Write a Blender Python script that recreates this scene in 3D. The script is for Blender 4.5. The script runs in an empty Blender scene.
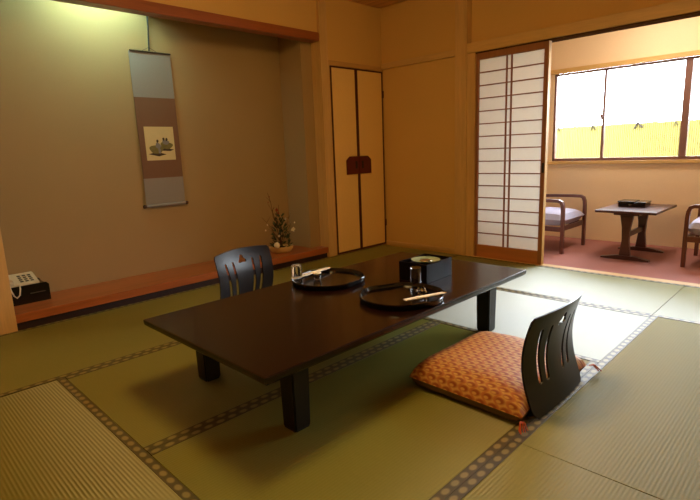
import bpy, bmesh, math, random
from mathutils import Vector, Matrix
random.seed(7)
S = bpy.context.scene
COL = S.collection

# ------------------------------------------------------------------ camera
cd = bpy.data.cameras.new('camera'); cam = bpy.data.objects.new('camera', cd); COL.objects.link(cam)
RM = [[0.7111742, -0.1095065, 0.6944347], [0.7020170, 0.1632567, -0.6931951], [-0.0374617, 0.9804874, 0.1929794]]
m4 = Matrix(RM).to_4x4(); m4.translation = Vector((3.5618, -4.0608, 1.0119)); cam.matrix_world = m4
cd.sensor_fit = 'HORIZONTAL'; cd.sensor_width = 36; cd.lens = 36 * 500.874 / 700; cd.clip_start = .02
S.camera = cam
# ------------------------------------------------------------------ world, lights, exposure
w = bpy.data.worlds.new('sky'); S.world = w; w.use_nodes = True
WB = w.node_tree.nodes['Background']; WB.inputs[0].default_value = (.86, .93, 1, 1); WB.inputs[1].default_value = 24.0
S.view_settings.view_transform = 'Standard'; S.view_settings.look = 'None'
S.view_settings.exposure = 0.0; S.view_settings.gamma = 1; S.view_settings.use_curve_mapping = False
LAMP_COLOR = (1, .65, .24); LAMP_POWER = 30.0          # the paper ceiling lamp over the table
BALCONY_POWER = 36.0
TUBE_COLOR = (.56, 1, .90); TUBE_POWER = 150.0           # the tube behind the alcove lintel
pl = bpy.data.lights.new('window_portal', 'AREA'); pl.shape = 'RECTANGLE'; pl.size = 3.2; pl.size_y = .95
pl.cycles.is_portal = True
po = bpy.data.objects.new('window_portal', pl); COL.objects.link(po); po.location = (2.8, 1.52, 1.27); po.rotation_euler = (-math.pi/2, 0, 0)

# ------------------------------------------------------------------ materials
def lin(c):
    return tuple(((v/255)/12.92 if v/255 <= .04045 else ((v/255+.055)/1.055)**2.4) for v in c) + (1,)
class NT:
    def __init__(s, name):
        s.m = bpy.data.materials.new(name); s.m.use_nodes = True; s.t = s.m.node_tree; s.b = s.t.nodes['Principled BSDF']
        s.out = s.t.nodes['Material Output']
    def n(s, t, **k):
        x = s.t.nodes.new(t)
        for a, v in k.items(): setattr(x, a, v)
        return x
    def l(s, a, b): s.t.links.new(a, b)
    def math(s, op, a, b=None, c=None):
        x = s.n('ShaderNodeMath', operation=op)
        for i, v in enumerate((a, b, c)):
            if v is None: continue
            if isinstance(v, (int, float)): x.inputs[i].default_value = v
            else: s.l(v, x.inputs[i])
        return x.outputs[0]
    def mix(s, f, a, b):
        x = s.n('ShaderNodeMix', data_type='RGBA')
        for i, v in ((0, f), (6, a), (7, b)):
            if isinstance(v, (int, float, tuple)): x.inputs[i].default_value = v
            else: s.l(v, x.inputs[i])
        return x.outputs[2]
    def coord(s, kind='Object', scale=(1, 1, 1)):
        t = s.n('ShaderNodeTexCoord'); mp = s.n('ShaderNodeMapping'); mp.inputs[3].default_value = scale
        s.l(t.outputs[kind], mp.inputs[0]); return mp.outputs[0]
    def noise(s, co, sc, det=3, rough=.5):
        x = s.n('ShaderNodeTexNoise'); x.inputs['Scale'].default_value = sc; x.inputs['Detail'].default_value = det
        x.inputs['Roughness'].default_value = rough; s.l(co, x.inputs['Vector']); return x.outputs[0]
    def bump(s, h, strength, dist=.002):
        x = s.n('ShaderNodeBump'); x.inputs['Strength'].default_value = strength; x.inputs['Distance'].default_value = dist
        s.l(h, x.inputs['Height']); s.l(x.outputs[0], s.b.inputs['Normal']); return x
    def set(s, **k):
        for a, v in k.items():
            i = s.b.inputs[a.replace('_', ' ')]
            if isinstance(v, (int, float, tuple)): i.default_value = v
            else: s.l(v, i)
        return s
def plain(name, c, rough=.5, var=.08, sc=30, bump=0, **k):
    q = NT(name); c = lin(c); co = q.coord(); f = q.noise(co, sc)
    d = tuple(v*(1-var*2) for v in c[:3]) + (1,); e = tuple(min(1, v*(1+var)) for v in c[:3]) + (1,)
    q.set(Base_Color=q.mix(f, d, e), Roughness=rough, **k)
    if bump: q.bump(q.noise(co, sc*6), bump)
    return q.m
def wood(name, c, axis, rough=.45, var=.3, sc=14, **k):
    q = NT(name); c = lin(c); s = [sc, sc, sc]; s[axis] = sc*.07
    co = q.coord('Object', tuple(s)); f = q.noise(co, 1.6, 5, .6); g = q.noise(co, 9, 2)
    h = q.math('ADD', q.math('MULTIPLY', f, .7), q.math('MULTIPLY', g, .3))
    r = q.n('ShaderNodeMapRange'); r.inputs[1].default_value = .35; r.inputs[2].default_value = .65; q.l(h, r.inputs[0])
    q.set(Base_Color=q.mix(r.outputs[0], tuple(v*(1-var) for v in c[:3])+(1,), tuple(min(1, v*(1+var*.5)) for v in c[:3])+(1,)), Roughness=rough, **k)
    return q.m
def plaster(name, c):
    q = NT(name); c = lin(c); co = q.coord(); f = q.noise(co, 260, 2); g = q.noise(co, 2.2, 3)
    q.set(Base_Color=q.mix(q.math('ADD', q.math('MULTIPLY', f, .6), q.math('MULTIPLY', g, .4)), tuple(v*.86 for v in c[:3])+(1,), tuple(min(1, v*1.1) for v in c[:3])+(1,)), Roughness=.9)
    q.bump(f, .25, .001); return q.m
def tatami(name, c):
    # UV: u runs along the ribs' crossing direction's tangent, v across; metres
    q = NT(name); c = lin(c); uv = q.n('ShaderNodeUVMap'); sp = q.n('ShaderNodeSeparateXYZ'); q.l(uv.outputs[0], sp.inputs[0])
    rib = q.math('SINE', q.math('MULTIPLY', sp.outputs[0], 2*math.pi/.012))       # ribs repeat across u
    mp = q.n('ShaderNodeMapping'); mp.inputs[3].default_value = (14, 420, 1); q.l(uv.outputs[0], mp.inputs[0])
    st = q.noise(mp.outputs[0], 1, 2)
    g = q.noise(q.coord(), 1.7, 3)
    f = q.math('ADD', q.math('MULTIPLY', rib, .05), q.math('ADD', q.math('MULTIPLY', st, .5), q.math('MULTIPLY', g, .4)))
    tg = q.n('ShaderNodeTangent', direction_type='UV_MAP')
    q.set(Base_Color=q.mix(f, tuple(v*.72 for v in c[:3])+(1,), tuple(min(1, v*1.18) for v in c[:3])+(1,)), Roughness=.48, Anisotropic=1.0, Anisotropic_Rotation=.25, Tangent=tg.outputs[0], Specular_IOR_Level=1.0)
    q.bump(rib, .24, .001)
    return q.m
def dots(q, u, v, pu, pv, ru, rv, soft=.25):
    """mask of staggered ellipses, centres every pu, pv"""
    row = q.math('FLOOR', q.math('DIVIDE', v, pv))
    off = q.math('MULTIPLY', q.math('MODULO', row, 2), .5)
    fu = q.math('SUBTRACT', q.math('FRACT', q.math('ADD', q.math('DIVIDE', u, pu), off)), .5)
    fv = q.math('SUBTRACT', q.math('FRACT', q.math('DIVIDE', v, pv)), .5)
    a = q.math('DIVIDE', fu, ru/pu); b = q.math('DIVIDE', fv, rv/pv)
    d = q.math('SQRT', q.math('ADD', q.math('MULTIPLY', a, a), q.math('MULTIPLY', b, b)))
    r = q.n('ShaderNodeMapRange'); r.inputs[1].default_value = 1+soft; r.inputs[2].default_value = 1-soft; q.l(d, r.inputs[0])
    return r.outputs[0]
def heri_mat():
    q = NT('border_cloth'); uv = q.n('ShaderNodeUVMap'); sp = q.n('ShaderNodeSeparateXYZ'); q.l(uv.outputs[0], sp.inputs[0])
    f = dots(q, sp.outputs[0], sp.outputs[1], .052, .036, .0165, .0105)
    q.set(Base_Color=q.mix(f, lin((76, 68, 30)), lin((140, 128, 76))), Roughness=.5, Specular_IOR_Level=.6); return q.m
def brocade():
    q = NT('orange_brocade'); uv = q.n('ShaderNodeUVMap'); sp = q.n('ShaderNodeSeparateXYZ'); q.l(uv.outputs[0], sp.inputs[0])
    u, v = sp.outputs[0], sp.outputs[1]
    a = dots(q, u, v, .052, .026, .020, .011, .3)
    b = dots(q, q.math('ADD', u, .006), q.math('ADD', v, .004), .052, .026, .010, .005, .3)
    zz = q.math('SINE', q.math('ADD', q.math('MULTIPLY', u, 2*math.pi/.052), q.math('MULTIPLY', q.math('SINE', q.math('MULTIPLY', v, 2*math.pi/.052)), 1.3)))
    m = q.math('MULTIPLY', a, q.math('SUBTRACT', 1, b))
    col = q.mix(m, lin((206, 160, 84)), lin((152, 78, 42)))
    r = q.n('ShaderNodeMapRange'); r.inputs[1].default_value = .55; r.inputs[2].default_value = .95; q.l(zz, r.inputs[0])
    col = q.mix(q.math('MULTIPLY', r.outputs[0], .55), col, lin((176, 76, 40)))
    q.set(Base_Color=col, Roughness=.55, Specular_IOR_Level=.5); q.bump(m, .3, .001); return q.m
def glassy(name, c=(1, 1, 1, 1)):
    q = NT(name); q.set(Base_Color=c, Roughness=.02, IOR=1.45); q.b.inputs['Transmission Weight'].default_value = 1; return q.m
def pane_mat():
    q = NT('window_glass'); t = q.n('ShaderNodeBsdfTransparent'); t.inputs[0].default_value = (.97, .98, .98, 1)
    g = q.n('ShaderNodeBsdfGlossy'); g.inputs['Roughness'].default_value = .02; fr = q.n('ShaderNodeFresnel'); fr.inputs[0].default_value = 1.25
    x = q.n('ShaderNodeMixShader'); q.l(fr.outputs[0], x.inputs[0]); q.l(t.outputs[0], x.inputs[1]); q.l(g.outputs[0], x.inputs[2]); q.l(x.outputs[0], q.out.inputs[0]); return q.m
def paper_mat(name, c, tr=.5, thick=None):
    q = NT(name); c = lin(c); d = q.n('ShaderNodeBsdfDiffuse'); t = q.n('ShaderNodeBsdfTranslucent')
    f = q.noise(q.coord(), 40, 3); col = q.mix(f, tuple(v*.94 for v in c[:3])+(1,), c)
    q.l(col, d.inputs[0]); q.l(col, t.inputs[0]); x = q.n('ShaderNodeMixShader'); x.inputs[0].default_value = tr
    q.l(d.outputs[0], x.inputs[1]); q.l(t.outputs[0], x.inputs[2]); q.l(x.outputs[0], q.out.inputs[0]); return q.m
def emis(name, c, p):
    q = NT(name); q.b.inputs['Base Color'].default_value = c+(1,); q.b.inputs['Emission Color'].default_value = c+(1,); q.b.inputs['Emission Strength'].default_value = p; return q.m

M = dict(
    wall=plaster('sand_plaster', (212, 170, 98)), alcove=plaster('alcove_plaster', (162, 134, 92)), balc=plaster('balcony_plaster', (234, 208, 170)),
    ceil=wood('ceiling_boards', (206, 152, 92), 0), trimv=wood('pale_cypress_upright', (206, 166, 104), 2, .5, .14), trimx=wood('pale_cypress_rail', (206, 166, 100), 0, .5, .14),
    trimy=wood('pale_cypress_lintel', (196, 152, 86), 1, .5, .14), redbeam=wood('red_lintel_wood', (150, 82, 42), 1, .4, .2), step=wood('red_orange_step_wood', (166, 92, 46), 1, .32, .25, 10),
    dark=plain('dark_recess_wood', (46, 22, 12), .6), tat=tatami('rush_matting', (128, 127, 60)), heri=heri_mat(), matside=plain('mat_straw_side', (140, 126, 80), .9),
    sub=plain('subfloor_boards', (90, 70, 45), .8), carpet=plain('pink_carpet', (168, 112, 104), .95, .12, 120, .6), track=plain('shade_toned_track_wood', (84, 56, 32), .95, Specular_IOR_Level=0.0), shojiw=wood('shoji_wood', (150, 96, 56), 2, .5, .15),
    shojiboard=wood('shoji_base_board', (176, 112, 60), 0, .45, .15), kumiko=plain('lattice_strip_wood', (150, 92, 60), .6), shojip=paper_mat('shoji_paper', (236, 232, 224), .5),
    closetp=plain('cream_closet_paper', (236, 196, 122), .8, .03, 60), closetf=plain('dark_red_lacquer_frame', (78, 24, 14), .35), plate=plain('maroon_lacquer_plate', (92, 20, 18), .3), dk=plain('black_iron', (24, 18, 16), .5),
    winf=plain('brown_window_frame', (122, 84, 74), .45), pane=pane_mat(), lacq=None, boxb=plain('matt_black_lacquer', (16, 11, 16), .38, .05, 20, Specular_IOR_Level=.08), black=plain('black_lacquer', (14, 10, 12), .16, .05, 20), leg=plain('black_table_leg', (13, 11, 10), .4, .05, 20),
    chairb=None, broc=brocade(), under=plain('olive_brown_cushion_underside', (110, 84, 44), .8), tassel=plain('orange_tassel_thread', (190, 84, 34), .8),
    glass=glassy('clear_glass'), green=plain('pale_green_glaze', (150, 172, 148), .15), paperw=plain('white_paper', (245, 243, 236), .7, .03), gold=plain('gold_trim', (190, 150, 70), .3, Metallic=.8),
    phone=plain('ivory_plastic', (214, 196, 164), .4, .03), key=plain('dark_keys', (70, 60, 50), .5), cord=plain('ivory_cord', (226, 214, 190), .5, .03),
    scrollg=plain('grey_silk', (140, 130, 122), .8, .08, 200), scrollb=plain('brown_silk', (116, 80, 54), .8, .08, 200), art=plain('cream_art_paper', (206, 186, 136), .8, .04, 20),
    inkg=plain('olive_ink', (120, 108, 56), .8, .2, 60), inkd=plain('dark_ink', (62, 46, 28), .8), inkb=plain('grey_blue_ink', (128, 122, 122), .8), rod=plain('dark_scroll_rod', (66, 34, 18), .4),
    bowl=plain('cream_bowl_glaze', (206, 178, 118), .3, .05), stem=plain('brown_twig', (88, 54, 28), .8), leaf=plain('dark_green_leaf', (48, 66, 34), .6), petal=plain('white_petal', (238, 222, 190), .7), petalr=plain('red_petal', (140, 40, 28), .7), soil=plain('dark_moss', (40, 34, 20), .9),
    chw=wood('reddish_brown_chair_wood', (98, 52, 42), 2, .35, .2), seat=plain('lavender_white_fabric', (178, 176, 200), .9, .06, 180, .3), btab=wood('walnut_side_table', (74, 42, 38), 0, .28, .2),
    reed=None, bamboo=plain('fence_bamboo_rail', (170, 150, 90), .6), tie=plain('black_rope_tie', (40, 30, 26), .9), ground=plain('grey_gravel', (150, 150, 140), .95, .2, 50),
    lampf=plain('lamp_wood_frame', (150, 100, 50), .5), lampd=emis('glowing_lamp_shade', LAMP_COLOR, LAMP_POWER), lampb=emis('glowing_balcony_shade', (1, .86, .70), BALCONY_POWER), tube=emis('glowing_tube', TUBE_COLOR, TUBE_POWER), white=plain('white_enamel', (230, 230, 225), .4),
    chrome=plain('steel_dish', (170, 175, 165), .2, .03, Metallic=.9))
def lacquer():
    q = NT('dark_red_lacquer_top'); co = q.coord('Object', (6, .5, 6)); f = q.noise(co, 3, 4)
    q.set(Base_Color=q.mix(f, lin((20, 8, 5)), lin((33, 13, 8))), Roughness=.24, Specular_IOR_Level=.35); q.b.inputs['Coat Weight'].default_value = .15; q.b.inputs['Coat Roughness'].default_value = .1
    return q.m
M['lacq'] = lacquer()
def chairblack():
    q = NT('near_black_bent_plywood'); q.set(Base_Color=lin((20, 13, 17)), Roughness=.3, Specular_IOR_Level=.32); return q.m
M['chairb'] = chairblack()
def reed():
    q = NT('yellow_reed_screen'); f = q.noise(q.coord('Object', (55, 1, .8)), 1, 2); r = q.n('ShaderNodeMapRange'); r.inputs[1].default_value = .35; r.inputs[2].default_value = .65; q.l(f, r.inputs[0])
    q.set(Base_Color=q.mix(r.outputs[0], lin((114, 107, 50)), lin((121, 114, 58))), Roughness=.8); return q.m
M['reed'] = reed()

# ------------------------------------------------------------------ mesh helpers
def box(bm, a, b, bev=0, seg=2):
    a, b = Vector(a), Vector(b)
    r = bmesh.ops.create_cube(bm, size=1, matrix=Matrix.Translation((a+b)/2) @ Matrix.Diagonal((*[abs(v) for v in (b-a)], 1)))
    if bev:
        es = list({e for v in r['verts'] for e in v.link_edges})
        bmesh.ops.bevel(bm, geom=es, offset=bev, segments=seg, affect='EDGES', profile=.5)
def lathe(bm, prof, c=(0, 0, 0), n=32, sx=1, sy=1, rot=0):
    rings = []
    for r, z in prof:
        if r < 1e-6: rings.append([bm.verts.new((c[0], c[1], c[2]+z))])
        else: rings.append([bm.verts.new((c[0]+r*sx*math.cos(rot+2*math.pi*i/n), c[1]+r*sy*math.sin(rot+2*math.pi*i/n), c[2]+z)) for i in range(n)])
    for A, B in zip(rings, rings[1:]):
        for i in range(n):
            j = (i+1) % n
            if len(A) == 1 and len(B) == 1: continue
            if len(A) == 1: bm.faces.new((A[0], B[j], B[i])) if False else bm.faces.new((A[0], B[i], B[j]))
            elif len(B) == 1: bm.faces.new((A[i], B[0], A[j]))
            else: bm.faces.new((A[i], B[i], B[j], A[j]))
def tube(bm, pts, rad, n=8, caps=True):
    pts = [Vector(p) for p in pts]; rr = rad if isinstance(rad, (list, tuple)) else [rad]*len(pts); rings = []
    up = None
    for i, p in enumerate(pts):
        t = (pts[min(i+1, len(pts)-1)]-pts[max(i-1, 0)]).normalized()
        if up is None:
            up = t.orthogonal().normalized()
        up = (up - t*up.dot(t)).normalized(); s = t.cross(up)
        rings.append([bm.verts.new(p + (up*math.cos(2*math.pi*k/n)+s*math.sin(2*math.pi*k/n))*rr[i]) for k in range(n)])
    for A, B in zip(rings, rings[1:]):
        for k in range(n): bm.faces.new((A[k], A[(k+1) % n], B[(k+1) % n], B[k]))
    if caps:
        bm.faces.new(rings[0][::-1]); bm.faces.new(rings[-1])
def prism(bm, poly, d0, d1, plane='xy', bev=0):
    """poly in 2D extruded between d0 and d1 along the third axis"""
    f = {'xy': lambda a, b, c: (a, b, c), 'xz': lambda a, b, c: (a, c, b), 'yz': lambda a, b, c: (c, a, b)}[plane]
    A = [bm.verts.new(f(a, b, d0)) for a, b in poly]; B = [bm.verts.new(f(a, b, d1)) for a, b in poly]; n = len(poly)
    fs = [bm.faces.new(A), bm.faces.new(B[::-1])]
    for i in range(n): fs.append(bm.faces.new((A[i], A[(i+1) % n], B[(i+1) % n], B[i])))
    if bev:
        bmesh.ops.bevel(bm, geom=list({e for x in fs[:2] for e in x.edges}), offset=bev, segments=2, affect='EDGES')
def obj(name, fn, mat, parent=None, smooth=False, loc=None):
    bm = bmesh.new()
    if callable(fn): fn(bm)
    else:
        bm.free(); bm = fn
    bmesh.ops.recalc_face_normals(bm, faces=bm.faces)
    me = bpy.data.meshes.new(name); bm.to_mesh(me); bm.free()
    for mm in (mat if isinstance(mat, (list, tuple)) else [mat]): me.materials.append(mm)
    if smooth:
        me.shade_smooth()
        me.set_sharp_from_angle(angle=math.radians(35))
    o = bpy.data.objects.new(name, me); COL.objects.link(o); o.parent = parent
    if loc: o.location = loc
    return o
def thing(name, label, cat, loc=(0, 0, 0), rz=0, group=None):
    o = bpy.data.objects.new(name, None); COL.objects.link(o); o.empty_display_size = .05
    o.location = loc; o.rotation_euler = (0, 0, rz); return tag(o, label, cat, group)
def tag(o, label, cat, group=None):
    o['label'] = label; o['category'] = cat
    if group: o['group'] = group
    return o
def struct(name, fn, mat, parent=None, smooth=False):
    o = obj(name, fn, mat, parent, smooth); o['kind'] = 'structure'; return o
def sempty(name):
    o = bpy.data.objects.new(name, None); COL.objects.link(o); o['kind'] = 'structure'; return o
def B(*bs, bev=0):
    def f(bm):
        for b in bs: box(bm, b[0], b[1], bev)
    return f
def dup(root, label=None, loc=None, rz=None):
    r = root.copy(); COL.objects.link(r)
    if label: r['label'] = label
    if loc is not None: r.location = loc
    if rz is not None: r.rotation_euler = (0, 0, rz)
    for ch in root.children:
        c = ch.copy(); COL.objects.link(c); c.parent = r
        for g in ch.children:
            d = g.copy(); COL.objects.link(d); d.parent = c
    return r

# ------------------------------------------------------------------ the room
H = 2.41; XR = 4.66; YB = -5.25; PY = .07   # PY: plaster face of the balcony-side wall, set back behind its posts
struct('floor', B(((-.65, YB-.1, -.16), (XR+.1, .1, -.06))), M['sub'])
struct('floor_balcony', B(((.45, .075, -.16), (XR+.1, 1.50, 0))), M['carpet'])
def ceil_fn(bm):
    y = YB-.05
    box(bm, (-.62, YB-.1, H+.012), (XR+.1, .16, H+.06))
    x = 0.0
    while x < XR:
        box(bm, (x+.003, YB, H), (min(x+.45, XR)-.003, .02, H+.015)); x += .45
struct('ceiling', ceil_fn, M['ceil'])
# wall with closet and alcove (x = 0)
struct('wall_left', B(((-.14, -3.52, 2.075), (-.02, -.79, H+.02)), ((-.10, -.71, 1.815), (-.01, PY+.05, H+.02)), ((-.6, -5.3, -.1), (-.02, -3.9, H+.02)), ((-.10, -3.95, -.1), (-.02, -3.52, H+.02)),
                     ((-.5, -.70, -.1), (-.06, PY+.05, 1.9))), M['wall'])
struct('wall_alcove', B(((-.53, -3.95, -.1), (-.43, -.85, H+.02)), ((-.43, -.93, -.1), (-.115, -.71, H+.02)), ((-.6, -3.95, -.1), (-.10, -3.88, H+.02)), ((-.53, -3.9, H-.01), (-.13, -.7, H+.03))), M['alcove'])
struct('wall_back', B(((-.1, PY, -.1), (.93, .15, H+.02)), ((.93, PY, 1.86), (XR, .12, H+.02))), M['wall'])
struct('wall_right', B(((XR, YB, -.05), (XR+.1, 1.5, H+.02))), M['wall'])
struct('wall_front', B(((-.1, YB-.1, -.05), (XR+.1, YB, H+.02))), M['wall'])
# balcony room
wx0, wx1, wz0, wz1, wy = 1.22, 4.45, .835, 1.715, 1.45
struct('wall_balcony', B(((.45, wy-.01, -.1), (XR, wy+.1, wz0-.02)), ((.45, wy-.01, wz1+.03), (XR, wy+.1, 2.3)), ((.45, wy-.01, wz0-.02), (wx0, wy+.1, wz1+.03)), ((wx1, wy-.01, wz0-.02), (XR, wy+.1, wz1+.03)),
                        ((.35, .1, -.1), (.45, wy+.1, 2.3))), M['balc'])
struct('ceiling_balcony', B(((.4, .12, 2.22), (XR, wy+.1, 2.3))), M['balc'])
# posts, lintels, rails
struct('trim_1', B(((-.12, -.80, 0), (.012, -.705, H)), bev=.003), M['trimv'])                # alcove post beside closet
struct('trim_2', B(((-.10, -3.53, 0), (.012, -3.437, H)), bev=.003), M['trimv'])              # alcove post at left
struct('trim_3', B(((.925, -.01, 0), (1.045, .12, H)), bev=.003), M['trimv'])
struct('trim_4', B(((-.10, -3.45, 2.003), (.005, -.80, 2.076)), bev=.004), M['redbeam'])      # alcove lintel
struct('trim_5', B(((0, PY-.028, 1.825), (.925, PY+.02, 1.88)), bev=.003), M['trimx'])          # rail on the wall
struct('trim_6', B(((1.045, -.005, 1.815), (XR, .12, 1.90)), bev=.003), M['trimx'])           # head beam above sliding doors
struct('trim_13', B(((1.045, .012, 1.805), (XR, .125, 1.8155))), M['track'])  # head track; shade under the beam put into its dark, glare-free colour
struct('trim_7', B(((1.045, -.0, -.06), (XR, .075, .004)), bev=.002), M['trimx'])             # door sill
struct('trim_8', B(((1.045, .005, 0), (1.122, .09, 1.815)), bev=.002), M['trimv'])
struct('trim_9', B(((-.03, -.705, 1.807), (.006, PY, 1.85)), ((-.03, -.705, 0), (.004, -.686, 1.807)), ((-.03, .057, 0), (.004, PY, 1.807)), ((-.05, -.705, -.05), (.003, PY, .003)), bev=.001), M['trimy'])
struct('trim_10', B(((0, PY-.012, 0), (.925, PY+.01, .035)), bev=.002), M['trimx'])
struct('trim_11', B(((1.1, wy-.05, wz1+.012), (4.6, wy, wz1+.055)), ((1.1, wy-.04, wz0-.045), (4.6, wy, wz0-.012)), bev=.003), M['trimx'])
# alcove step
struct('floor_alcove', B(((-.43, -3.9, .045), (.0, -.80, .10)), ((-.43, -.93, .045), (-.115, -.80, .10)), bev=.003), M['step'])
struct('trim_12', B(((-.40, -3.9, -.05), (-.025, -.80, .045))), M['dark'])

# window
win = sempty('window_1')
def wframe(bm):
    y0, y1 = wy, wy+.045
    box(bm, (wx0, y0, wz0-.012), (wx1, y1, wz0+.018)); box(bm, (wx0, y0, wz1-.008), (wx1, y1, wz1+.012))
    box(bm, (wx0, y0, wz0), (wx0+.022, y1, wz1)); box(bm, (wx1-.02, y0, wz0), (wx1, y1, wz1))
obj('window_frame', wframe, M['winf'], win)
for x, wd in ((1.728, .022), (2.43, .058), (3.10, .022), (3.75, .058)):
    obj('mullion', B(((x-wd/2, wy-.008, wz0+.018), (x+wd/2, wy+.035, wz1-.008)), bev=.002), M['winf'], win)
xs = [wx0+.022, 1.728, 2.43, 3.10, 3.75, wx1-.02]
for a, b in zip(xs, xs[1:]):
    obj('window_pane', B(((a+.012, wy+.018, wz0+.018), (b-.012, wy+.022, wz1-.008))), M['pane'], win)
def latch(bm):
    box(bm, (1.706, wy-.03, 1.235), (1.730, wy-.006, 1.285), .004); box(bm, (1.69, wy-.034, 1.262), (1.722, wy-.016, 1.275), .003)
obj('window_latch', latch, M['winf'], win)

# sliding shoji
sh = sempty('door_1'); sx0, sx1, sy0, sy1 = 1.125, 1.768, .018, .062
px0, px1, pz0, pz1 = sx0+.025, sx1-.034, .118, 1.752
obj('door_frame', B(((sx0, sy0, .004), (px0, sy1, 1.805)), ((px1, sy0, .004), (sx1, sy1, 1.805)), ((px0, sy0, pz1), (px1, sy1, 1.805)), bev=.002), M['shojiw'], sh)
obj('base_board', B(((px0, sy0+.001, .004), (px1, sy1-.001, pz0)), bev=.002), M['shojiboard'], sh)
def kum(bm):
    n = 15
    for i in range(1, n):
        z = pz0+(pz1-pz0)*i/n; box(bm, (px0, sy0+.006, z-.0045), (px1, sy0+.020, z+.0045))
    xm = (px0+px1)/2-.01
    for x in (xm-.022, xm+.022): box(bm, (x-.005, sy0+.0055, pz0), (x+.005, sy0+.0205, pz1))
obj('lattice', kum, M['kumiko'], sh)
obj('shoji_paper', B(((px0, sy0+.0205, pz0), (px1, sy0+.0215, pz1))), M['shojip'], sh)
obj('painted_lit_edge', B(((sx1, sy0+.002, .004), (sx1+.004, sy1, 1.805))), M['trimx'], sh)  # pale strip stands in for balcony light on the stile's side face
obj('finger_pull', B(((px1+.012, sy0-.003, .78), (px1+.030, sy0+.002, .86)), bev=.002), M['dk'], sh)

# closet doors
for k, (y0, y1) in enumerate(((-.683, -.341), (-.335, .055))):
    d = sempty('door_%d' % (k+2)); z0, z1, t = .004, 1.803, .014
    obj('door_frame', B(((-.02, y0, z0), (.010, y0+t, z1)), ((-.02, y1-t, z0), (.010, y1, z1)), ((-.02, y0+t, z0), (.010, y1-t, z0+t+.003)), ((-.02, y0+t, z1-t), (.010, y1-t, z1)), bev=.0015), M['closetf'], d)
    obj('door_panel', B(((-.018, y0+t, z0+t), (.004, y1-t, z1-t))), M['closetp'], d)
    s = 1 if k == 0 else -1; e = y1 if k == 0 else y0
    poly = [(e, .785), (e, .962), (e-s*.13, .962), (e-s*.175, .925), (e-s*.175, .785)]
    hp = obj('pull_plate', lambda bm: prism(bm, poly, .004, .016, 'yz', .002), M['plate'], d)
    obj('pull_ring', lambda bm: box(bm, (.016, e-s*.055, .84), (.020, e-s*.03, .915), .001), M['dk'], hp)
    if k == 1:
        for z in (.24, 1.58): obj('hinge', B(((-.0, .053, z-.035), (.016, .063, z+.035)), bev=.002), M['closetf'], d)

# ------------------------------------------------------------------ outside
struct('ground', B(((-4, 1.56, -.5), (9, 9, -.4))), M['ground'])
fy = 2.9
fe = thing('reed_fence', 'yellow reed screen fence standing outside the balcony window', 'fence', (1.5, fy, -.4))
def reedfn(bm):
    x = -3.6; 
    while x < 4.4:
        r = .011; h = 1.62+random.uniform(-.004, .004)
        lathe(bm, [(r, 0), (r, h), (0, h+.004)], (x, 0, 0), 6); x += .021
rd = obj('reed_panel', reedfn, M['reed'], fe)
obj('backing_board', B(((-3.6, .012, .02), (4.4, .024, 1.55))), M['reed'], fe)
for z in (.5, 1.2):
    obj('rail', lambda bm: tube(bm, [(-3.6, .045, z), (4.4, .045, z)], .02, 8), M['bamboo'], fe)
for x in (-3.4, -1.6, .2, 2.0, 3.8): obj('post', B(((x-.035, .065, 0), (x+.035, .13, 1.60)), bev=.004), M['bamboo'], fe)
for x, s in ((-.82, .7), (-.37, .8), (.155, 1.25), (.55, .5), (.95, .9), (1.7, 1)):
    def tie(bm, x=x, s=s):
        tube(bm, [(x-.035*s, -.015, 1.565-.01*s), (x-.01*s, -.022, 1.60+.01*s), (x+.002, -.02, 1.61+.03*s)], .008*s, 6)
        tube(bm, [(x+.04*s, -.015, 1.565), (x+.012*s, -.024, 1.60), (x-.012*s, -.02, 1.61+.035*s)], .008*s, 6)
    obj('rope_tie', tie, M['tie'], fe)

# ------------------------------------------------------------------ tatami mats
X = [0, .985, 1.905, 2.82, 3.735, 4.655]; Y = [0, -.844, -1.712, -2.555, -3.455, -4.35, -5.24]
def mat_uv(me, ribs_along_x):
    uv = me.uv_layers.new(name='UVMap')
    for lp in me.loops:
        c = me.vertices[lp.vertex_index].co
        uv.data[lp.index].uv = (c.y, -c.x) if ribs_along_x else (c.x, c.y)
def tatami_mat(x0, x1, y0, y1, along, label):
    g = .0012; hw = .034; cx, cy = (x0+x1)/2, (y0+y1)/2; a, b = (x1-x0)/2-g, (y1-y0)/2-g
    t = thing('tatami_mat', label, 'tatami mat', (cx, cy, -.055), group='tatami mats covering the floor')
    core = obj('rush_surface', B(((-a, -b, 0), (a, b, .055)), bev=.002), M['tat'], t); mat_uv(core.data, along == 'x')
    for s in (-1, 1):
        if along == 'x': lo, hi = (-a, min(s*b, s*(b-hw)), .001), (a, max(s*b, s*(b-hw)), .0565)
        else: lo, hi = (min(s*a, s*(a-hw)), -b, .001), (max(s*a, s*(a-hw)), b, .0565)
        lo = list(lo); hi = list(hi); i = 1 if along == 'x' else 0
        if s < 0: lo[i] -= .0008
        else: hi[i] += .0008
        he = obj('cloth_border', B((lo, hi), bev=.0008), M['heri'], t)
        uv = he.data.uv_layers.new(name='UVMap')
        for lp in he.data.loops:
            c = he.data.vertices[lp.vertex_index].co
            u, v = (c.x, c.y) if along == 'x' else (c.y, c.x)
            # v: centre of strip in the middle of a dot row; second strip shifted by a half period
            vv = (v - lo[i]) + (.001 if s > 0 else .037)
            uv.data[lp.index].uv = (u+10, vv)
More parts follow.
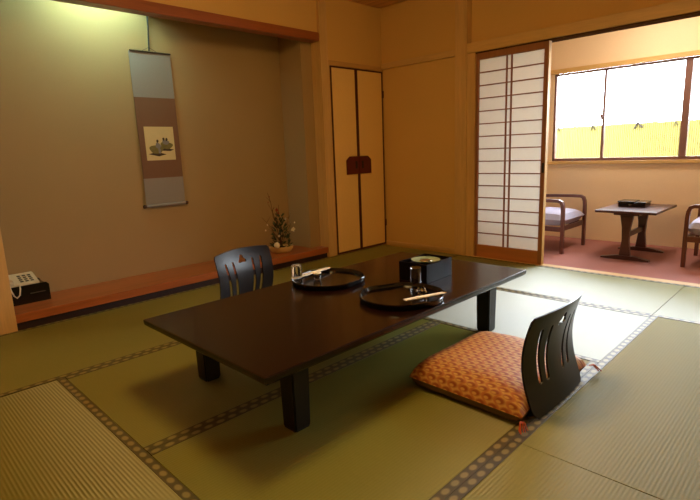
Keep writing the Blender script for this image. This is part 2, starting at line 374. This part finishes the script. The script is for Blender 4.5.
for a in (
    (X[0], X[1], -2.1, Y[0], 'y', 'tatami mat in front of the closet doors, running along the closet wall'),
    (X[0], X[1], -4.0, -2.1, 'y', 'tatami mat lying along the red wooden alcove step'),
    (X[0], X[1], Y[6], -4.0, 'y', 'tatami mat outside the left photo edge, beyond the pale alcove post'),
    (X[1], X[3], Y[1], Y[0], 'x', 'tatami mat at the foot of the paper sliding door'),
    (X[3], X[5], Y[1], Y[0], 'x', 'bright tatami mat at the balcony sill, rightmost, far from the low table'),
    (X[1], X[3], Y[2], Y[1], 'x', 'bright tatami mat under the far leg of the low table, behind the orange cushion'),
    (X[1], X[2], Y[4], Y[2], 'y', 'tatami mat mostly under the alcove side of the low table'),
    (X[2], X[3], Y[4], Y[2], 'y', 'tatami mat under the near table leg and the orange cushion'),
    (X[1], X[3], Y[5], Y[4], 'x', 'tatami mat in the near left corner of the photo, crosswise to the table'),
    (X[3], X[4], Y[3], Y[1], 'y', 'tatami mat to the right of the floor chair, catching its shadow'),
    (X[3], X[4], Y[5], Y[3], 'y', 'tatami mat at the bottom right edge, nearest the camera'),
    (X[4], X[5], Y[3], Y[1], 'y', 'tatami mat beside the right hand wall near the balcony'),
    (X[4], X[5], Y[5], Y[3], 'y', 'tatami mat beside the right hand wall, behind the camera'),
    (X[1], X[3], Y[6], Y[5], 'x', 'tatami mat along the wall behind the camera, left one'),
    (X[3], X[5], Y[6], Y[5], 'x', 'tatami mat along the wall behind the camera, right one')):
    tatami_mat(*a)

# ------------------------------------------------------------------ low table
TZ = .33; tx0, tx1, ty0, ty1 = 1.445, 2.335, -3.232, -1.455
Z0 = .0015
tb = thing('low_table', 'long low dark lacquered wooden table standing on the tatami mats', 'table', ((tx0+tx1)/2, (ty0+ty1)/2, Z0))
hx, hy = (tx1-tx0)/2, (ty1-ty0)/2
def top_fn(bm):
    prof = [(-.012, 0), (-.002, .010), (0, .02), (0, .031), (-.003, .034)]
    rings = []
    for d, z in prof: rings.append([bm.verts.new((sx*(hx+d), sy*(hy+d), TZ-Z0-.034+z)) for sx, sy in ((-1, -1), (1, -1), (1, 1), (-1, 1))])
    for A, C in zip(rings, rings[1:]):
        for i in range(4): bm.faces.new((A[i], A[(i+1) % 4], C[(i+1) % 4], C[i]))
    bm.faces.new(rings[0][::-1]); bm.faces.new(rings[-1])
obj('tabletop', top_fn, M['lacq'], tb)
obj('apron', B(((-hx+.10, -hy+.20, .262), (hx-.10, hy-.18, TZ-Z0-.034))), M['black'], tb)
for sx, sy in ((-1, -1), (1, -1), (1, 1), (-1, 1)):
    cx = (hx-(.158 if sy < 0 else .137)) if sx > 0 else -(hx-.092); cy = -hy+.236 if sy < 0 else hy-.19
    def legfn(bm, cx=cx, cy=cy):
        r = [[bm.verts.new((cx+a*s, cy+b*s, z)) for a, b in ((-1, -1), (1, -1), (1, 1), (-1, 1))] for s, z in ((.035, 0), (.038, .01), (.042, TZ-Z0-.034))]
        for A, C in zip(r, r[1:]):
            for i in range(4): bm.faces.new((A[i], A[(i+1) % 4], C[(i+1) % 4], C[i]))
        bm.faces.new(r[0][::-1]); bm.faces.new(r[-1])
        bmesh.ops.bevel(bm, geom=[e for e in bm.edges if abs(e.verts[0].co.z-e.verts[1].co.z) > .005], offset=.006, segments=2, affect='EDGES')
    obj('leg', legfn, M['leg'], tb)

# ------------------------------------------------------------------ floor chairs
def back_curve(y, z, W=.465, HH=.405):
    """x offset of the bent back: lumbar bulge forwards (-), top leaning back (+), edges wrapped forwards"""
    t = z/HH
    x = -.044*math.sin(t*math.pi) + .012*t*t
    return x - .034*(2*y/W)**2*(.3+.7*t)
def chair_back_mesh():
    W, HH, T = .465, .405, .008
    tmp = []
    bm = bmesh.new()
    ny, nz = 28, 26
    def outline(z):        # half width at height z
        t = z/HH; hw = W/2*(.97+.03*math.sin(min(1, t*1.15)*math.pi/2))
        if t < .08: hw -= .022*(1-t/.08)**2
        if t > .92: hw -= .028*((t-.92)/.08)**2
        return hw
    def topz(s): return HH - .012*(s*s)
    g = {}
    for i in range(ny+1):
        s = -1+2*i/ny
        for j in range(nz+1):
            z = topz(s)*j/nz; hw = outline(z)
            for k in (0, 1): g[i, j, k] = bm.verts.new((k*T, s*hw, z))
    for i in range(ny):
        for j in range(nz):
            bm.faces.new((g[i, j, 0], g[i, j+1, 0], g[i+1, j+1, 0], g[i+1, j, 0])); bm.faces.new((g[i, j, 1], g[i+1, j, 1], g[i+1, j+1, 1], g[i, j+1, 1]))
    for j in range(nz):
        bm.faces.new((g[0, j, 0], g[0, j, 1], g[0, j+1, 1], g[0, j+1, 0])); bm.faces.new((g[ny, j, 0], g[ny, j+1, 0], g[ny, j+1, 1], g[ny, j, 1]))
    for i in range(ny):
        bm.faces.new((g[i, 0, 0], g[i+1, 0, 0], g[i+1, 0, 1], g[i, 0, 1])); bm.faces.new((g[i, nz, 0], g[i, nz, 1], g[i+1, nz, 1], g[i+1, nz, 0]))
    bmesh.ops.recalc_face_normals(bm, faces=bm.faces)
    me = bpy.data.meshes.new('a'); bm.to_mesh(me); bm.free(); a = bpy.data.objects.new('a', me); COL.objects.link(a)
    bm = bmesh.new()
    def slot(y0, y1, za, zb, wa, wb):      # rounded slot from za (bottom) to zb (top)
        P = []; n = 10
        for k in range(n+1):
            f = k/n; P.append((y0+(y1-y0)*f-(wa+(wb-wa)*f)/2, za+(zb-za)*f))
        for k in range(1, 5): q = math.pi-math.pi*k/5; P.append((y1+wb/2*math.cos(q), zb+wb/2*math.sin(q)))
        for k in range(n, -1, -1):
            f = k/n; P.append((y0+(y1-y0)*f+(wa+(wb-wa)*f)/2, za+(zb-za)*f))
        for k in range(1, 5): q = -math.pi*k/5; P.append((y0+wa/2*math.cos(q), za+wa/2*math.sin(q)))
        prism(bm, P, -.02, .03, 'yz')
    for s in (-1, 1):
        slot(s*.072, s*.084, .115, .325, .026, .017); slot(s*.128, s*.150, .115, .325, .026, .017)
    # leaf shaped hand hole
    P = []
    for k in range(28):
        q = 2*math.pi*k/28; r = .021*(1+.32*math.cos(3*(q-math.pi/2)))
        P.append((r*1.35*math.cos(q), .335+r*1.1*math.sin(q)))
    prism(bm, P, -.02, .03, 'yz')
    bmesh.ops.recalc_face_normals(bm, faces=bm.faces)
    mb = bpy.data.meshes.new('b'); bm.to_mesh(mb); bm.free(); b = bpy.data.objects.new('b', mb); COL.objects.link(b)
    md = a.modifiers.new('x', 'BOOLEAN'); md.operation = 'DIFFERENCE'; md.solver = 'EXACT'; md.object = b
    dg = bpy.context.evaluated_depsgraph_get(); dg.update()
    out = bpy.data.meshes.new_from_object(a.evaluated_get(dg))
    for v in out.vertices:
        v.co.x += back_curve(v.co.y, v.co.z)
    bpy.data.objects.remove(a); bpy.data.objects.remove(b)
    out.name = 'backrest'; out.materials.clear(); out.materials.append(M['chairb']); out.shade_smooth(); out.set_sharp_from_angle(angle=math.radians(40))
    return out
bme = chair_back_mesh()
def floor_chair(label, loc, rz):
    t = thing('floor_chair', label, 'floor chair', loc, rz, 'legless floor chairs at the low table')
    o = bpy.data.objects.new('backrest', bme); COL.objects.link(o); o.parent = t; o.location = (0, 0, .004)
    def seat(bm):
        P = []; W = .21; D = .44; r = .05
        for cx, cy, q0 in ((-r-.012, -W+r, -90), (-r-.012, W-r, 0), (-D+r, W-r, 90), (-D+r, -W+r, 180)):
            for k in range(6): q = math.radians(q0+90*k/5); P.append((cx+r*math.cos(q), cy+r*math.sin(q)))
        prism(bm, P, 0, .010, 'xy', .002)
    obj('seat', seat, M['chairb'], t)
    return t
Z1 = .003
floor_chair('black slotted floor chair holding the orange cushion, on the near side of the table', (2.835, -2.172, Z1), 0)
floor_chair('black slotted floor chair with violet sheen between the table and the alcove', (.755, -2.285, Z1), math.pi+.15)

# ------------------------------------------------------------------ cushion
def cushion(label, loc, rz, w=.272, d=.318, h=.115):
    t = thing('floor_cushion', label, 'cushion', loc, rz)
    n = 40
    def sh(a, b):
        k = 1-.045*(1-a*a)*1.0 if False else 1
        e = (1-abs(a)**5)*(1-abs(b)**5)
        px = w*a*(1-.06*(1-b*b)*abs(a)**4*0 - (.10 if a > 0 else .03)*(1-b*b)*a*a); py = d*b*(1-.05*(1-a*a)*b*b)
        return px*(1-.07*a*a*b*b*(1 if a < 0 else .3)), py*(1-.05*a*a*b*b), e
    def face(bm, top):
        g = {}
        for i in range(n+1):
            for j in range(n+1):
                a, b = -1+2*i/n, -1+2*j/n; x, y, e = sh(a, b); e = max(e, 0)**.42
                wr = .0025*math.sin(a*9+b*4)*(e*(1-e))*4
                z = .030+(h-.030)*e+wr if top else .030-.0295*min(1, e*2.2)
                g[i, j] = bm.verts.new((x, y, z))
        for i in range(n):
            for j in range(n):
                q = (g[i, j], g[i+1, j], g[i+1, j+1], g[i, j+1]); bm.faces.new(q if top else q[::-1])
    tp = obj('cover', lambda bm: face(bm, True), M['broc'], t, True)
    uv = tp.data.uv_layers.new(name='UVMap')
    for lp in tp.data.loops:
        c = tp.data.vertices[lp.vertex_index].co; uv.data[lp.index].uv = (c.x+5, c.y+5+c.z*.6)
    obj('underside', lambda bm: face(bm, False), M['under'], t, True)
    for sx in (1,):
        for sy in (-1, 1):
            def tas(bm):
                r = random.Random(int(sx+2*sy+9))
                for k in range(9):
                    a = math.atan2(sy, sx)+r.uniform(-.5, .5); L = r.uniform(.03, .055); p = Vector((sx*w*.99, sy*d*.99, .026)); q = p+Vector((math.cos(a)*L*.5, math.sin(a)*L*.5, .004)); e = p+Vector((math.cos(a)*L, math.sin(a)*L, -.020))
                    tube(bm, [p, q, e], .0016, 4)
            obj('tassel', tas, M['tassel'], t)
    return t
cushion('orange and red patterned square cushion lying on the near floor chair', (2.552, -2.165, Z1+.010), math.radians(-1))

# ------------------------------------------------------------------ trays and table ware
def tray(label, loc, rz):
    t = thing('serving_tray', label, 'tray', loc, rz, 'round lacquer trays on the low table'); R = .198; n = 48
    def P(r):
        L = []
        for k in range(n):
            q = 2*math.pi*k/n; x, y = r*math.cos(q), r*math.sin(q); c = r*.90
            x = max(-c, min(c, x)); L.append((x, y))
        return L
    def f(bm):
        rings = [[bm.verts.new((x, y, z)) for x, y in P(r)] for r, z in ((R-.018, 0), (R-.004, .004), (R, .024), (R-.002, .027), (R-.006, .026), (R-.012, .010), (R-.03, .007))]
        for A, C in zip(rings, rings[1:]):
            for i in range(n): bm.faces.new((A[i], A[(i+1) % n], C[(i+1) % n], C[i]))
        bm.faces.new(rings[0][::-1]); bm.faces.new(rings[-1])
    obj('tray_dish', f, M['black'], t, True)
    for s in (-1, 1):
        obj('handle', lambda bm: box(bm, (s*R*.905-.004, -.045, .019), (s*R*.905+.010, .045, .0275), .002), M['black'], t)
    return t
tz = TZ+.001
tray('round black tray on the alcove side of the low table', (1.625, -2.30, tz), math.radians(10))
tray('round black tray on the cushion side of the low table', (2.135, -2.31, tz), math.radians(-25))
def tumbler(label, loc, r=.029, h=.092):
    def f(bm):   # stands upside down
        lathe(bm, [(r, 0), (r*.93, h-.002), (r*.90, h), (0, h), (0, h-.008), (r*.86, h-.009), (r*.93, 0), (r, 0)], (0, 0, 0), 28)
    o = obj('drinking_glass', f, M['glass'], None, True, loc); return tag(o, label, 'glass', 'drinking glasses on the trays')
tf = tz+.0085
tumbler('clear upturned glass on the alcove side tray', (1.515, -2.425, tf))
tumbler('clear upturned glass on the cushion side tray', (2.062, -2.105, tf))
def cup(label, loc, m2):
    t = thing('small_cup', label, 'cup', loc)
    obj('bowl', lambda bm: lathe(bm, [(.012, 0), (.020, .008), (.023, .022), (.021, .032), (.019, .032), (.018, .010), (0, .006)], (0, 0, 0), 20), M['glass'], t, True)
    obj('rim', lambda bm: lathe(bm, [(0, .033), (.019, .033), (.023, .036), (.021, .041), (0, .043)], (0, 0, 0), 20), m2, t, True)
    return t
cup('small glass cup with a white lid on the alcove side tray', (1.575, -2.335, tf), M['paperw'])
t = thing('small_cup', 'small round glass cup with gold facets on the cushion side tray', 'cup', (2.185, -2.225, tf))
obj('bowl', lambda bm: lathe(bm, [(.010, 0), (.021, .008), (.024, .02), (.018, .034), (.016, .033), (.021, .02), (.015, .009), (0, .006)], (0, 0, 0), 9), M['glass'], t)
for k in range(9):
    q = 2*math.pi*k/9; obj('gold_facet', lambda bm: lathe(bm, [(0, -.004), (.004, 0), (0, .004)], (.024*math.cos(q), .024*math.sin(q), .018+.006*(-1)**k), 6), M['gold'], t)
def sleeve(label, p0, p1, wd=.030):
    p0, p1 = Vector(p0), Vector(p1); d = p1-p0; L = d.length; a = math.atan2(d.y, d.x)
    t = thing('chopstick_sleeve', label, 'chopsticks', p0, a, 'paper chopstick sleeves on the trays')
    tilt = math.asin(d.z/L)
    def f(bm):
        box(bm, (0, -wd/2, 0), (L, wd/2, .005), .0015); box(bm, (L*.30, -wd/2-.001, -.0005), (L*.40, wd/2+.001, .006), .001)
        bmesh.ops.rotate(bm, verts=bm.verts, cent=(0, 0, 0), matrix=Matrix.Rotation(-tilt, 3, 'Y'))
    obj('paper_sleeve', f, M['paperw'], t)
    def g(bm):
        for s in (-1, 1): tube(bm, [(L, s*.004, .0028), (L+.012, s*.004, .0028)], .0025, 6)
        bmesh.ops.rotate(bm, verts=bm.verts, cent=(0, 0, 0), matrix=Matrix.Rotation(-tilt, 3, 'Y'))
    obj('chopstick_tip', g, M['trimx'], t)
sleeve('white paper chopstick sleeve beside the upturned glass on the alcove side tray', (1.515, -2.455, tz+.0275), (1.485, -2.17, tz+.0275), .03)
sleeve('white paper chopstick sleeve on the cushion side tray edge', (2.225, -2.40, tz+.0275), (2.295, -2.20, tz+.0275), .026)

# tea box with a dish on it
bxo = thing('lacquer_box', 'square black lacquer box at the far end of the low table', 'box', (1.985, -1.915, tz), math.radians(2))
def bfn(bm):
    a, b, h = .088, .12, .098
    box(bm, (-a, -b, 0), (a, b, .008))
    for s in (-1, 1):
        box(bm, (-a, s*b-(.006 if s > 0 else 0), .008), (a, s*b+(.006 if s < 0 else 0), h)); box(bm, (s*a-(.006 if s > 0 else 0), -b+.006, .008), (s*a+(.006 if s < 0 else 0), b-.006, h))
obj('box_body', bfn, M['boxb'], bxo)
obj('inner_lid', B(((-.082, -.114, .070), (.082, .114, .078))), M['boxb'], bxo)
ds = thing('glass_dish', 'pale green round dish sitting on top of the black lacquer box', 'dish', (1.985, -1.915, tz+.0785))
obj('dish_bowl', lambda bm: lathe(bm, [(.03, 0), (.055, .006), (.076, .016), (.078, .019), (.074, .018), (.05, .010), (0, .007)], (0, 0, 0), 32), M['green'], ds, True)
obj('dish_center', lambda bm: lathe(bm, [(0, .0075), (.034, .0115), (.03, .015), (0, .012)], (0, 0, 0), 24), M['chrome'], ds, True)

# ------------------------------------------------------------------ telephone on its box
ph = thing('telephone_stand', 'black box on the alcove step holding up the telephone', 'box', (-.235, -3.18, .10), 0)
def phb(bm):
    prism(bm, [(-.27, 0), (0, 0), (0, .105), (-.012, .118), (-.27, .118)], -.20, 0, 'yz')
    bmesh.ops.transform(bm, matrix=Matrix(((0+1, 0, 0, 0), (0, 1, 0, 0), (0, 0, 1, 0), (0, 0, 0, 1))), verts=bm.verts)
    bmesh.ops.bevel(bm, geom=list(bm.edges), offset=.006, segments=2, affect='EDGES')
obj('stand_box', phb, M['black'], ph)
obj('shelf_slot', B(((-.002, -.11, .062), (.002, -.02, .068))), M['key'], ph)
te = thing('telephone', 'ivory push button telephone with corded handset on the black box', 'telephone', (-.235, -3.225, .2195), 0)
def tel(bm):
    prism(bm, [(-.005, 0), (-.005, .018), (-.165, .062), (-.180, .058), (-.180, 0)], -.20, 0, 'xz')
    bmesh.ops.bevel(bm, geom=list(bm.edges), offset=.005, segments=2, affect='EDGES')
obj('phone_body', tel, M['phone'], te)
sl = math.atan2(.044, .16)
def keyfn(bm):
    for r in range(4):
        for c in range(3):
            x = -.035-.028*r; y = -.095+.030*c; z = .018+(-x-.005)*math.tan(sl)
            box(bm, (x-.008, y-.009, z-.002), (x+.008, y+.009, z+.004), .001)
obj('keypad', keyfn, M['key'], te)
def hand(bm):
    pts = [(-.02, -.165, .040), (-.05, -.165, .058), (-.095, -.165, .074), (-.14, -.165, .088), (-.165, -.165, .082)]
    tube(bm, pts, [.018, .014, .013, .014, .020], 10)
    lathe(bm, [(.022, -.006), (.022, .006), (0, .007)], (-.018, -.165, .030), 14); lathe(bm, [(.022, -.008), (.022, .006), (0, .008)], (-.16, -.165, .072), 14)
obj('handset', hand, M['phone'], te, True)
def cordf(bm):
    tube(bm, [(.004, -.175, .024), (.014, -.172, -.01), (.016, -.16, -.05), (.016, -.145, -.066), (.016, -.128, -.05), (.014, -.12, -.01), (.004, -.118, .008), (-.01, -.118, .012)], .0045, 8)
obj('cord', cordf, M['cord'], te, True)

# ------------------------------------------------------------------ hanging scroll
sc = thing('hanging_scroll', 'tall hanging scroll with a small painting of two seated figures', 'scroll', (-.412, -2.205, 0))
y0, y1 = -.166, .166
def sheet(z0, z1, o=0, w=1):
    def f(bm):
        n = 12; A = []
        for k in range(n+1):
            z = z0+(z1-z0)*k/n; x = .006*math.sin((z-.6)*4.2)
            A.append([bm.verts.new((x+dx+o, y, z)) for y, dx in ((y0*w, -.0012), (y1*w, -.0012), (y1*w, .0012), (y0*w, .0012))])
        for P, Q in zip(A, A[1:]):
            for i in range(4): bm.faces.new((P[i], P[(i+1) % 4], Q[(i+1) % 4], Q[i]))
        bm.faces.new(A[0]); bm.faces.new(A[-1])
    return f
obj('mounting', sheet(.86, 1.485), M['scrollb'], sc)
obj('top_silk', sheet(1.485, 1.822), M['scrollg'], sc)
obj('bottom_silk', sheet(.645, .86), M['scrollg'], sc)
obj('top_rod', lambda bm: tube(bm, [(0, y0+.008, 1.826), (0, y1, 1.826)], .006, 8), M['inkd'], sc)
rd = obj('bottom_rod', lambda bm: tube(bm, [(.002, y0, .64), (.002, y1, .64)], .013, 12), M['scrollg'], sc, True)
for s in (-1, 1): obj('rod_knob', lambda bm: tube(bm, [(.002, s*.166, .64), (.002, s*.180, .64), (.002, s*.190, .64)], [.012, .015, .012], 12), M['rod'], rd)
def hang(bm):
    tube(bm, [(0, -.006, 1.834), (.002, .006, 2.02), (.004, .010, 2.32)], .006, 6)
    tube(bm, [(0, -.06, 1.832), (0, -.006, 1.86), (0, .05, 1.832)], .0015, 5)
obj('hanging_cord', hang, M['dk'], sc)
ar = obj('painting', lambda bm: box(bm, (.0055, -.120, 1.00), (.0075, .120, 1.262)), M['art'], sc)
def blob(cy, cz, ry, rz_, o, ph=0, k=.15):
    def f(bm):
        P = [(cy+ry*(1+k*math.sin(3*q+ph))*math.cos(q), cz+rz_*(1+k*math.cos(2*q+ph))*math.sin(q)) for q in [2*math.pi*i/24 for i in range(24)]]
        prism(bm, P, o, o+.0006, 'yz')
    return f
# the two figures painted, seated in robes on dark mats
obj('painted_mats', lambda bm: (prism(bm, [(-.105, 1.05), (-.02, 1.03), (.045, 1.045), (-.03, 1.065)], .0076, .0082, 'yz'), prism(bm, [(.0, 1.075), (.08, 1.07), (.112, 1.082), (.03, 1.095)], .0076, .0082, 'yz')), M['inkd'], ar)
obj('painted_robes', lambda bm: (blob(-.035, 1.085, .055, .038, .0083)(bm), blob(.05, 1.115, .05, .03, .0083, 1)(bm)), M['inkg'], ar)
obj('painted_sashes', lambda bm: (blob(-.02, 1.115, .022, .022, .0090, 2)(bm), blob(.045, 1.14, .028, .020, .0090, 1)(bm), blob(-.012, 1.075, .010, .025, .0097, 1)(bm)), M['inkb'], ar)
for hy_, hz_ in ((-.022, 1.150), (.030, 1.165), (.055, 1.162)): obj('painted_head', blob(hy_, hz_, .009, .013, .0097, 0, .05), M['inkd'], ar)

# ------------------------------------------------------------------ flower arrangement
fl = thing('flower_bowl', 'cream oval flower bowl standing on the right end of the alcove step', 'bowl', (-.19, -1.23, .10), math.radians(60)); fl.scale = (1.2, 1.2, 1.25)
obj('bowl_body', lambda bm: lathe(bm, [(.06, 0), (.075, .006), (.092, .03), (.096, .048), (.090, .048), (.084, .03), (.05, .022), (0, .022)], (0, 0, 0), 32, 1.0, .72), M['bowl'], fl, True)
fa = thing('flower_arrangement', 'twigs, dark leaves and small white flowers arranged in the cream bowl', 'plant', (-.19, -1.23, .1285)); fa.scale = (1.2, 1.2, 1.2)
rnd = random.Random(3)
obj('moss', lambda bm: lathe(bm, [(.042, 0), (.046, .008), (.03, .024), (0, .028)], (0, 0, 0), 14, 1, .72), M['soil'], fa, True)
tips = []
def twigs(bm):
    for (dy, dx, h, r) in ((-.10, 0, .44, .0028), (-.05, .02, .30, .0025), (.03, .0, .26, .0025), (-.13, .03, .19, .002), (.10, .02, .20, .002), (.0, .0, .34, .003), (.13, -.02, .26, .002), (-.08, -.02, .36, .002), (-.16, 0, .26, .0018)):
        pts = []
        for k in range(7):
            f = k/6; pts.append(Vector((dx*f+rnd.uniform(-.006, .006), dy*(f**1.4)+rnd.uniform(-.008, .008), .01+h*f)))
        tube(bm, pts, [r*(1-.6*k/6) for k in range(7)], 5); tips.append(pts)
        for k in (3, 4, 5):
            q = pts[k]; e = q+Vector((rnd.uniform(-.03, .03), rnd.uniform(-.05, .05), rnd.uniform(.02, .05))); tube(bm, [q, (q+e)/2+Vector((0, 0, .004)), e], [r*.5, r*.4, r*.3], 4); tips.append([e])
obj('twig', twigs, M['stem'], fa)
def leaves(bm):
    for k in range(130):
        f = rnd.random()**1.4; h = .02+.25*f; R = .055*(1-f)+.014; a = rnd.uniform(0, 6.28); p = Vector((R*.7*math.cos(a), R*math.sin(a), h)); L = rnd.uniform(.03, .052)
        d = Vector((math.cos(a)*.6, math.sin(a)*.6, rnd.uniform(.2, 1))).normalized(); s = d.cross(Vector((0, 0, 1))).normalized()*L*.22; nn = d.cross(s).normalized()*.003
        v = [bm.verts.new(x) for x in (p, p+d*L*.5+s+nn, p+d*L, p+d*L*.5-s+nn, p+d*L*.5-nn)]
        for q in ((0, 1, 4), (1, 2, 4), (2, 3, 4), (3, 0, 4)): bm.faces.new([v[i] for i in q])
lv = obj('leaves', leaves, M['leaf'], fa); lv['kind'] = 'stuff'
def flower(p, r, m, n=5, name='flower'):
    def f(bm):
        for k in range(n):
            a = 2*math.pi*k/n; d = Vector((.5, math.cos(a), math.sin(a))).normalized(); s = Vector((0, -math.sin(a), math.cos(a)))
            v = [bm.verts.new(Vector(p)+x) for x in (Vector(), d*r*.6+s*r*.35, d*r, d*r*.6-s*r*.35, d*r*.5+Vector((-r*.15, 0, 0)))]
            for q in ((0, 1, 4), (1, 2, 4), (2, 3, 4), (3, 0, 4)): bm.faces.new([v[i] for i in q])
        lathe(bm, [(0, -r*.2), (r*.22, 0), (0, r*.2)], p, 8)
    obj(name, f, m, fa)
for p, r in (((.06, .075, .155), .024), ((.05, -.055, .12), .013), ((.03, .03, .24), .012), ((.0, -.14, .17), .010), ((.02, .095, .145), .012), ((.0, -.12, .21), .009), ((.03, .12, .20), .009)): flower(p, r, M['petal'])
for p, r in (((.01, -.035, .315), .018), ((.01, -.02, .29), .013), ((.0, -.085, .42), .007), ((.0, -.10, .38), .006)): flower(p, r, M['petalr'])
obj('white_bloom', lambda bm: bmesh.ops.create_icosphere(bm, subdivisions=3, radius=.024, matrix=Matrix.Translation((.055, -.082, .050))), M['petal'], fa, True)

# ------------------------------------------------------------------ balcony furniture
bt = thing('side_table', 'dark brown two pedestal side table on the pink carpet by the window', 'table', (2.24, .865, .0005))
bz = .432
obj('tabletop', B(((-.235, -.335, bz-.022), (.24, .335, bz)), bev=.005), M['btab'], bt)
obj('under_frame', B(((-.10, -.27, bz-.045), (.10, .27, bz-.022)), bev=.003), M['btab'], bt)
for y in (-.235, .235):
    def ped(bm, y=y):
        prof = [(-.052, bz-.045), (-.033, .28), (-.028, .17), (-.044, .035), (.044, .035), (.028, .17), (.033, .28), (.052, bz-.045)]
        prism(bm, prof, y-.018, y+.018, 'xz', .002)
    obj('pedestal', ped, M['btab'], bt)
    def foot(bm, y=y):
        prism(bm, [(-.19, 0), (-.13, 0), (-.11, .004), (.11, .004), (.13, 0), (.19, 0), (.19, .012), (.06, .036), (-.06, .036), (-.19, .012)], y-.028, y+.028, 'xz', .002)
    obj('foot', foot, M['btab'], bt)
obj('stretcher', B(((-.012, -.218, .19), (.012, .218, .235)), bev=.003), M['btab'], bt)
ab = thing('ashtray_box', 'small black rectangular box lying on the balcony side table', 'box', (2.205, .93, bz+.001))
obj('box_body', B(((-.11, -.085, 0), (.11, .085, .038)), bev=.004), M['black'], ab)
obj('box_lid', B(((-.115, -.09, .038), (.02, .09, .050)), ((.03, -.09, .038), (.115, .09, .046)), bev=.003), M['black'], ab)
obj('white_tag', B(((-.02, -.0875, .012), (.0, -.0855, .026))), M['key'], ab)

def armchair(label, loc, rz):
    t = thing('armchair', label, 'chair', loc, rz, 'armchairs on the balcony')       # faces +x, origin under front centre
    w, dp, ah = .266, .52, .50
    for s in (-1, 1):
        def fr(bm, s=s):
            def bar(P, a, b):     # rectangular section swept in the xz plane
                n = len(P); R = []
                for i, p in enumerate(P):
                    p = Vector(p); d = (Vector(P[min(i+1, n-1)])-Vector(P[max(i-1, 0)])).normalized(); nn = Vector((-d.z, 0, d.x))
                    R.append([bm.verts.new(p+nn*u+Vector((0, v, 0))) for u, v in ((-a, -b), (a, -b), (a, b), (-a, b))])
                for A, C in zip(R, R[1:]):
                    for i in range(4): bm.faces.new((A[i], A[(i+1) % 4], C[(i+1) % 4], C[i]))
                bm.faces.new(R[0]); bm.faces.new(R[-1][::-1])
            y = s*w; P = [(0, y, 0), (0, y, .2), (-.002, y, .40), (-.006, y, ah-.055), (-.018, y, ah-.022), (-.045, y, ah-.010), (-.12, y, ah-.008), (-.30, y, ah-.012), (-dp, y, ah-.020)]
            bar(P, .014, .017)
        obj('front_leg_and_arm', fr, M['chw'], t)
        obj('rear_leg', lambda bm: tube(bm, [(-dp-.05, s*w, 0), (-dp, s*w, .25), (-dp, s*w, .50), (-dp-.09, s*w, .74)], [.014, .017, .017, .013], 8), M['chw'], t, True)
        obj('side_rail', B(((-dp, s*w-.010, .205), (-.01, s*w+.010, .25)), bev=.003), M['chw'], t)
    obj('front_rail', B(((-.02, -w, .21), (.0, w, .255)), bev=.003), M['chw'], t)
    obj('rear_rail', B(((-dp, -w, .21), (-dp+.02, w, .255)), bev=.003), M['chw'], t)
    def cush(a, b, tilt=0):
        def f(bm):
            n = 16; g = {}
            for k, sg in ((0, 1), (1, -1)):
                for i in range(n+1):
                    for j in range(n+1):
                        u, v = -1+2*i/n, -1+2*j/n; e = (max(0, (1-u**4)*(1-v**4)))**.4
                        x = (a[0]+b[0])/2+(b[0]-a[0])/2*u; y = (a[1]+b[1])/2+(b[1]-a[1])/2*v; zm = (a[2]+b[2])/2
                        if k and (i in (0, n) or j in (0, n)): g[k, i, j] = g[0, i, j]
                        else: g[k, i, j] = bm.verts.new((x, y, zm+sg*(b[2]-a[2])/2*e))
                for i in range(n):
                    for j in range(n): bm.faces.new((g[k, i, j], g[k, i+1, j], g[k, i+1, j+1], g[k, i, j+1]))
            if tilt: bmesh.ops.rotate(bm, verts=bm.verts, cent=(-dp+.06, 0, .33), matrix=Matrix.Rotation(tilt, 3, 'Y'))
        return f
    obj('seat_cushion', cush((-dp+.02, -w+.019, .235), (.008, w-.019, .385)), M['seat'], t, True)
    obj('back_cushion', cush((-dp+.05, -w+.03, .30), (-dp+.47, w-.03, .37), math.radians(-100)), M['seat'], t, True)
    return t
armchair('wooden armchair with lavender white seat, partly hidden by the paper sliding door', (1.722, .825, .0005), 0)
armchair('wooden armchair with lavender white seat, cut off by the right photo edge', (2.675, .86, .0005), math.pi+.02)

# ------------------------------------------------------------------ lamps
bl = thing('balcony_lamp', 'round white ceiling lamp over the balcony table', 'lamp', (2.3, .75, 2.22))
obj('lamp_shade', lambda bm: lathe(bm, [(0, -.11), (.12, -.105), (.19, -.08), (.21, -.03), (0, -.03)], (0, 0, 0), 32), M['lampb'], bl, True)
obj('lamp_base', lambda bm: lathe(bm, [(0, -.03), (.215, -.03), (.215, -.001), (0, -.001)], (0, 0, 0), 32), M['white'], bl, True)
cl = thing('ceiling_lamp', 'square paper ceiling lamp in a wooden frame above the low table', 'lamp', (2.10, -2.72, H))
obj('lamp_shade', B(((-.23, -.23, -.26), (.23, .23, -.06)), bev=.008), M['lampd'], cl)
obj('lamp_frame', B(((-.24, -.24, -.06), (.24, .24, -.045)), ((-.06, -.06, -.045), (.06, .06, -.001)), *[((sx*.238-.01, sy*.238-.01, -.27), (sx*.238+.01, sy*.238+.01, -.045)) for sx in (-1, 1) for sy in (-1, 1)]), M['lampf'], cl)
al = thing('alcove_lamp', 'fluorescent tube lamp fixed behind the red alcove lintel', 'lamp', (-.15, -2.60, H))
obj('fixture', B(((-.03, -.30, -.125), (.04, .30, -.001)), bev=.004), M['white'], al)
obj('added_light_shield', B(((-.27, .34, -.29), (.035, .352, -.001)), bev=.002), M['white'], al)  # added unseen plate, keeps the tube's light off the right side wall
obj('tube', lambda bm: tube(bm, [(.0, -.26, -.15), (.0, .26, -.15)], .015, 10), M['tube'], al, True)
for s in (-1, 1): obj('tube_holder', B(((-.012, s*.272-.012, -.17), (.012, s*.272+.012, -.125))), M['white'], al)
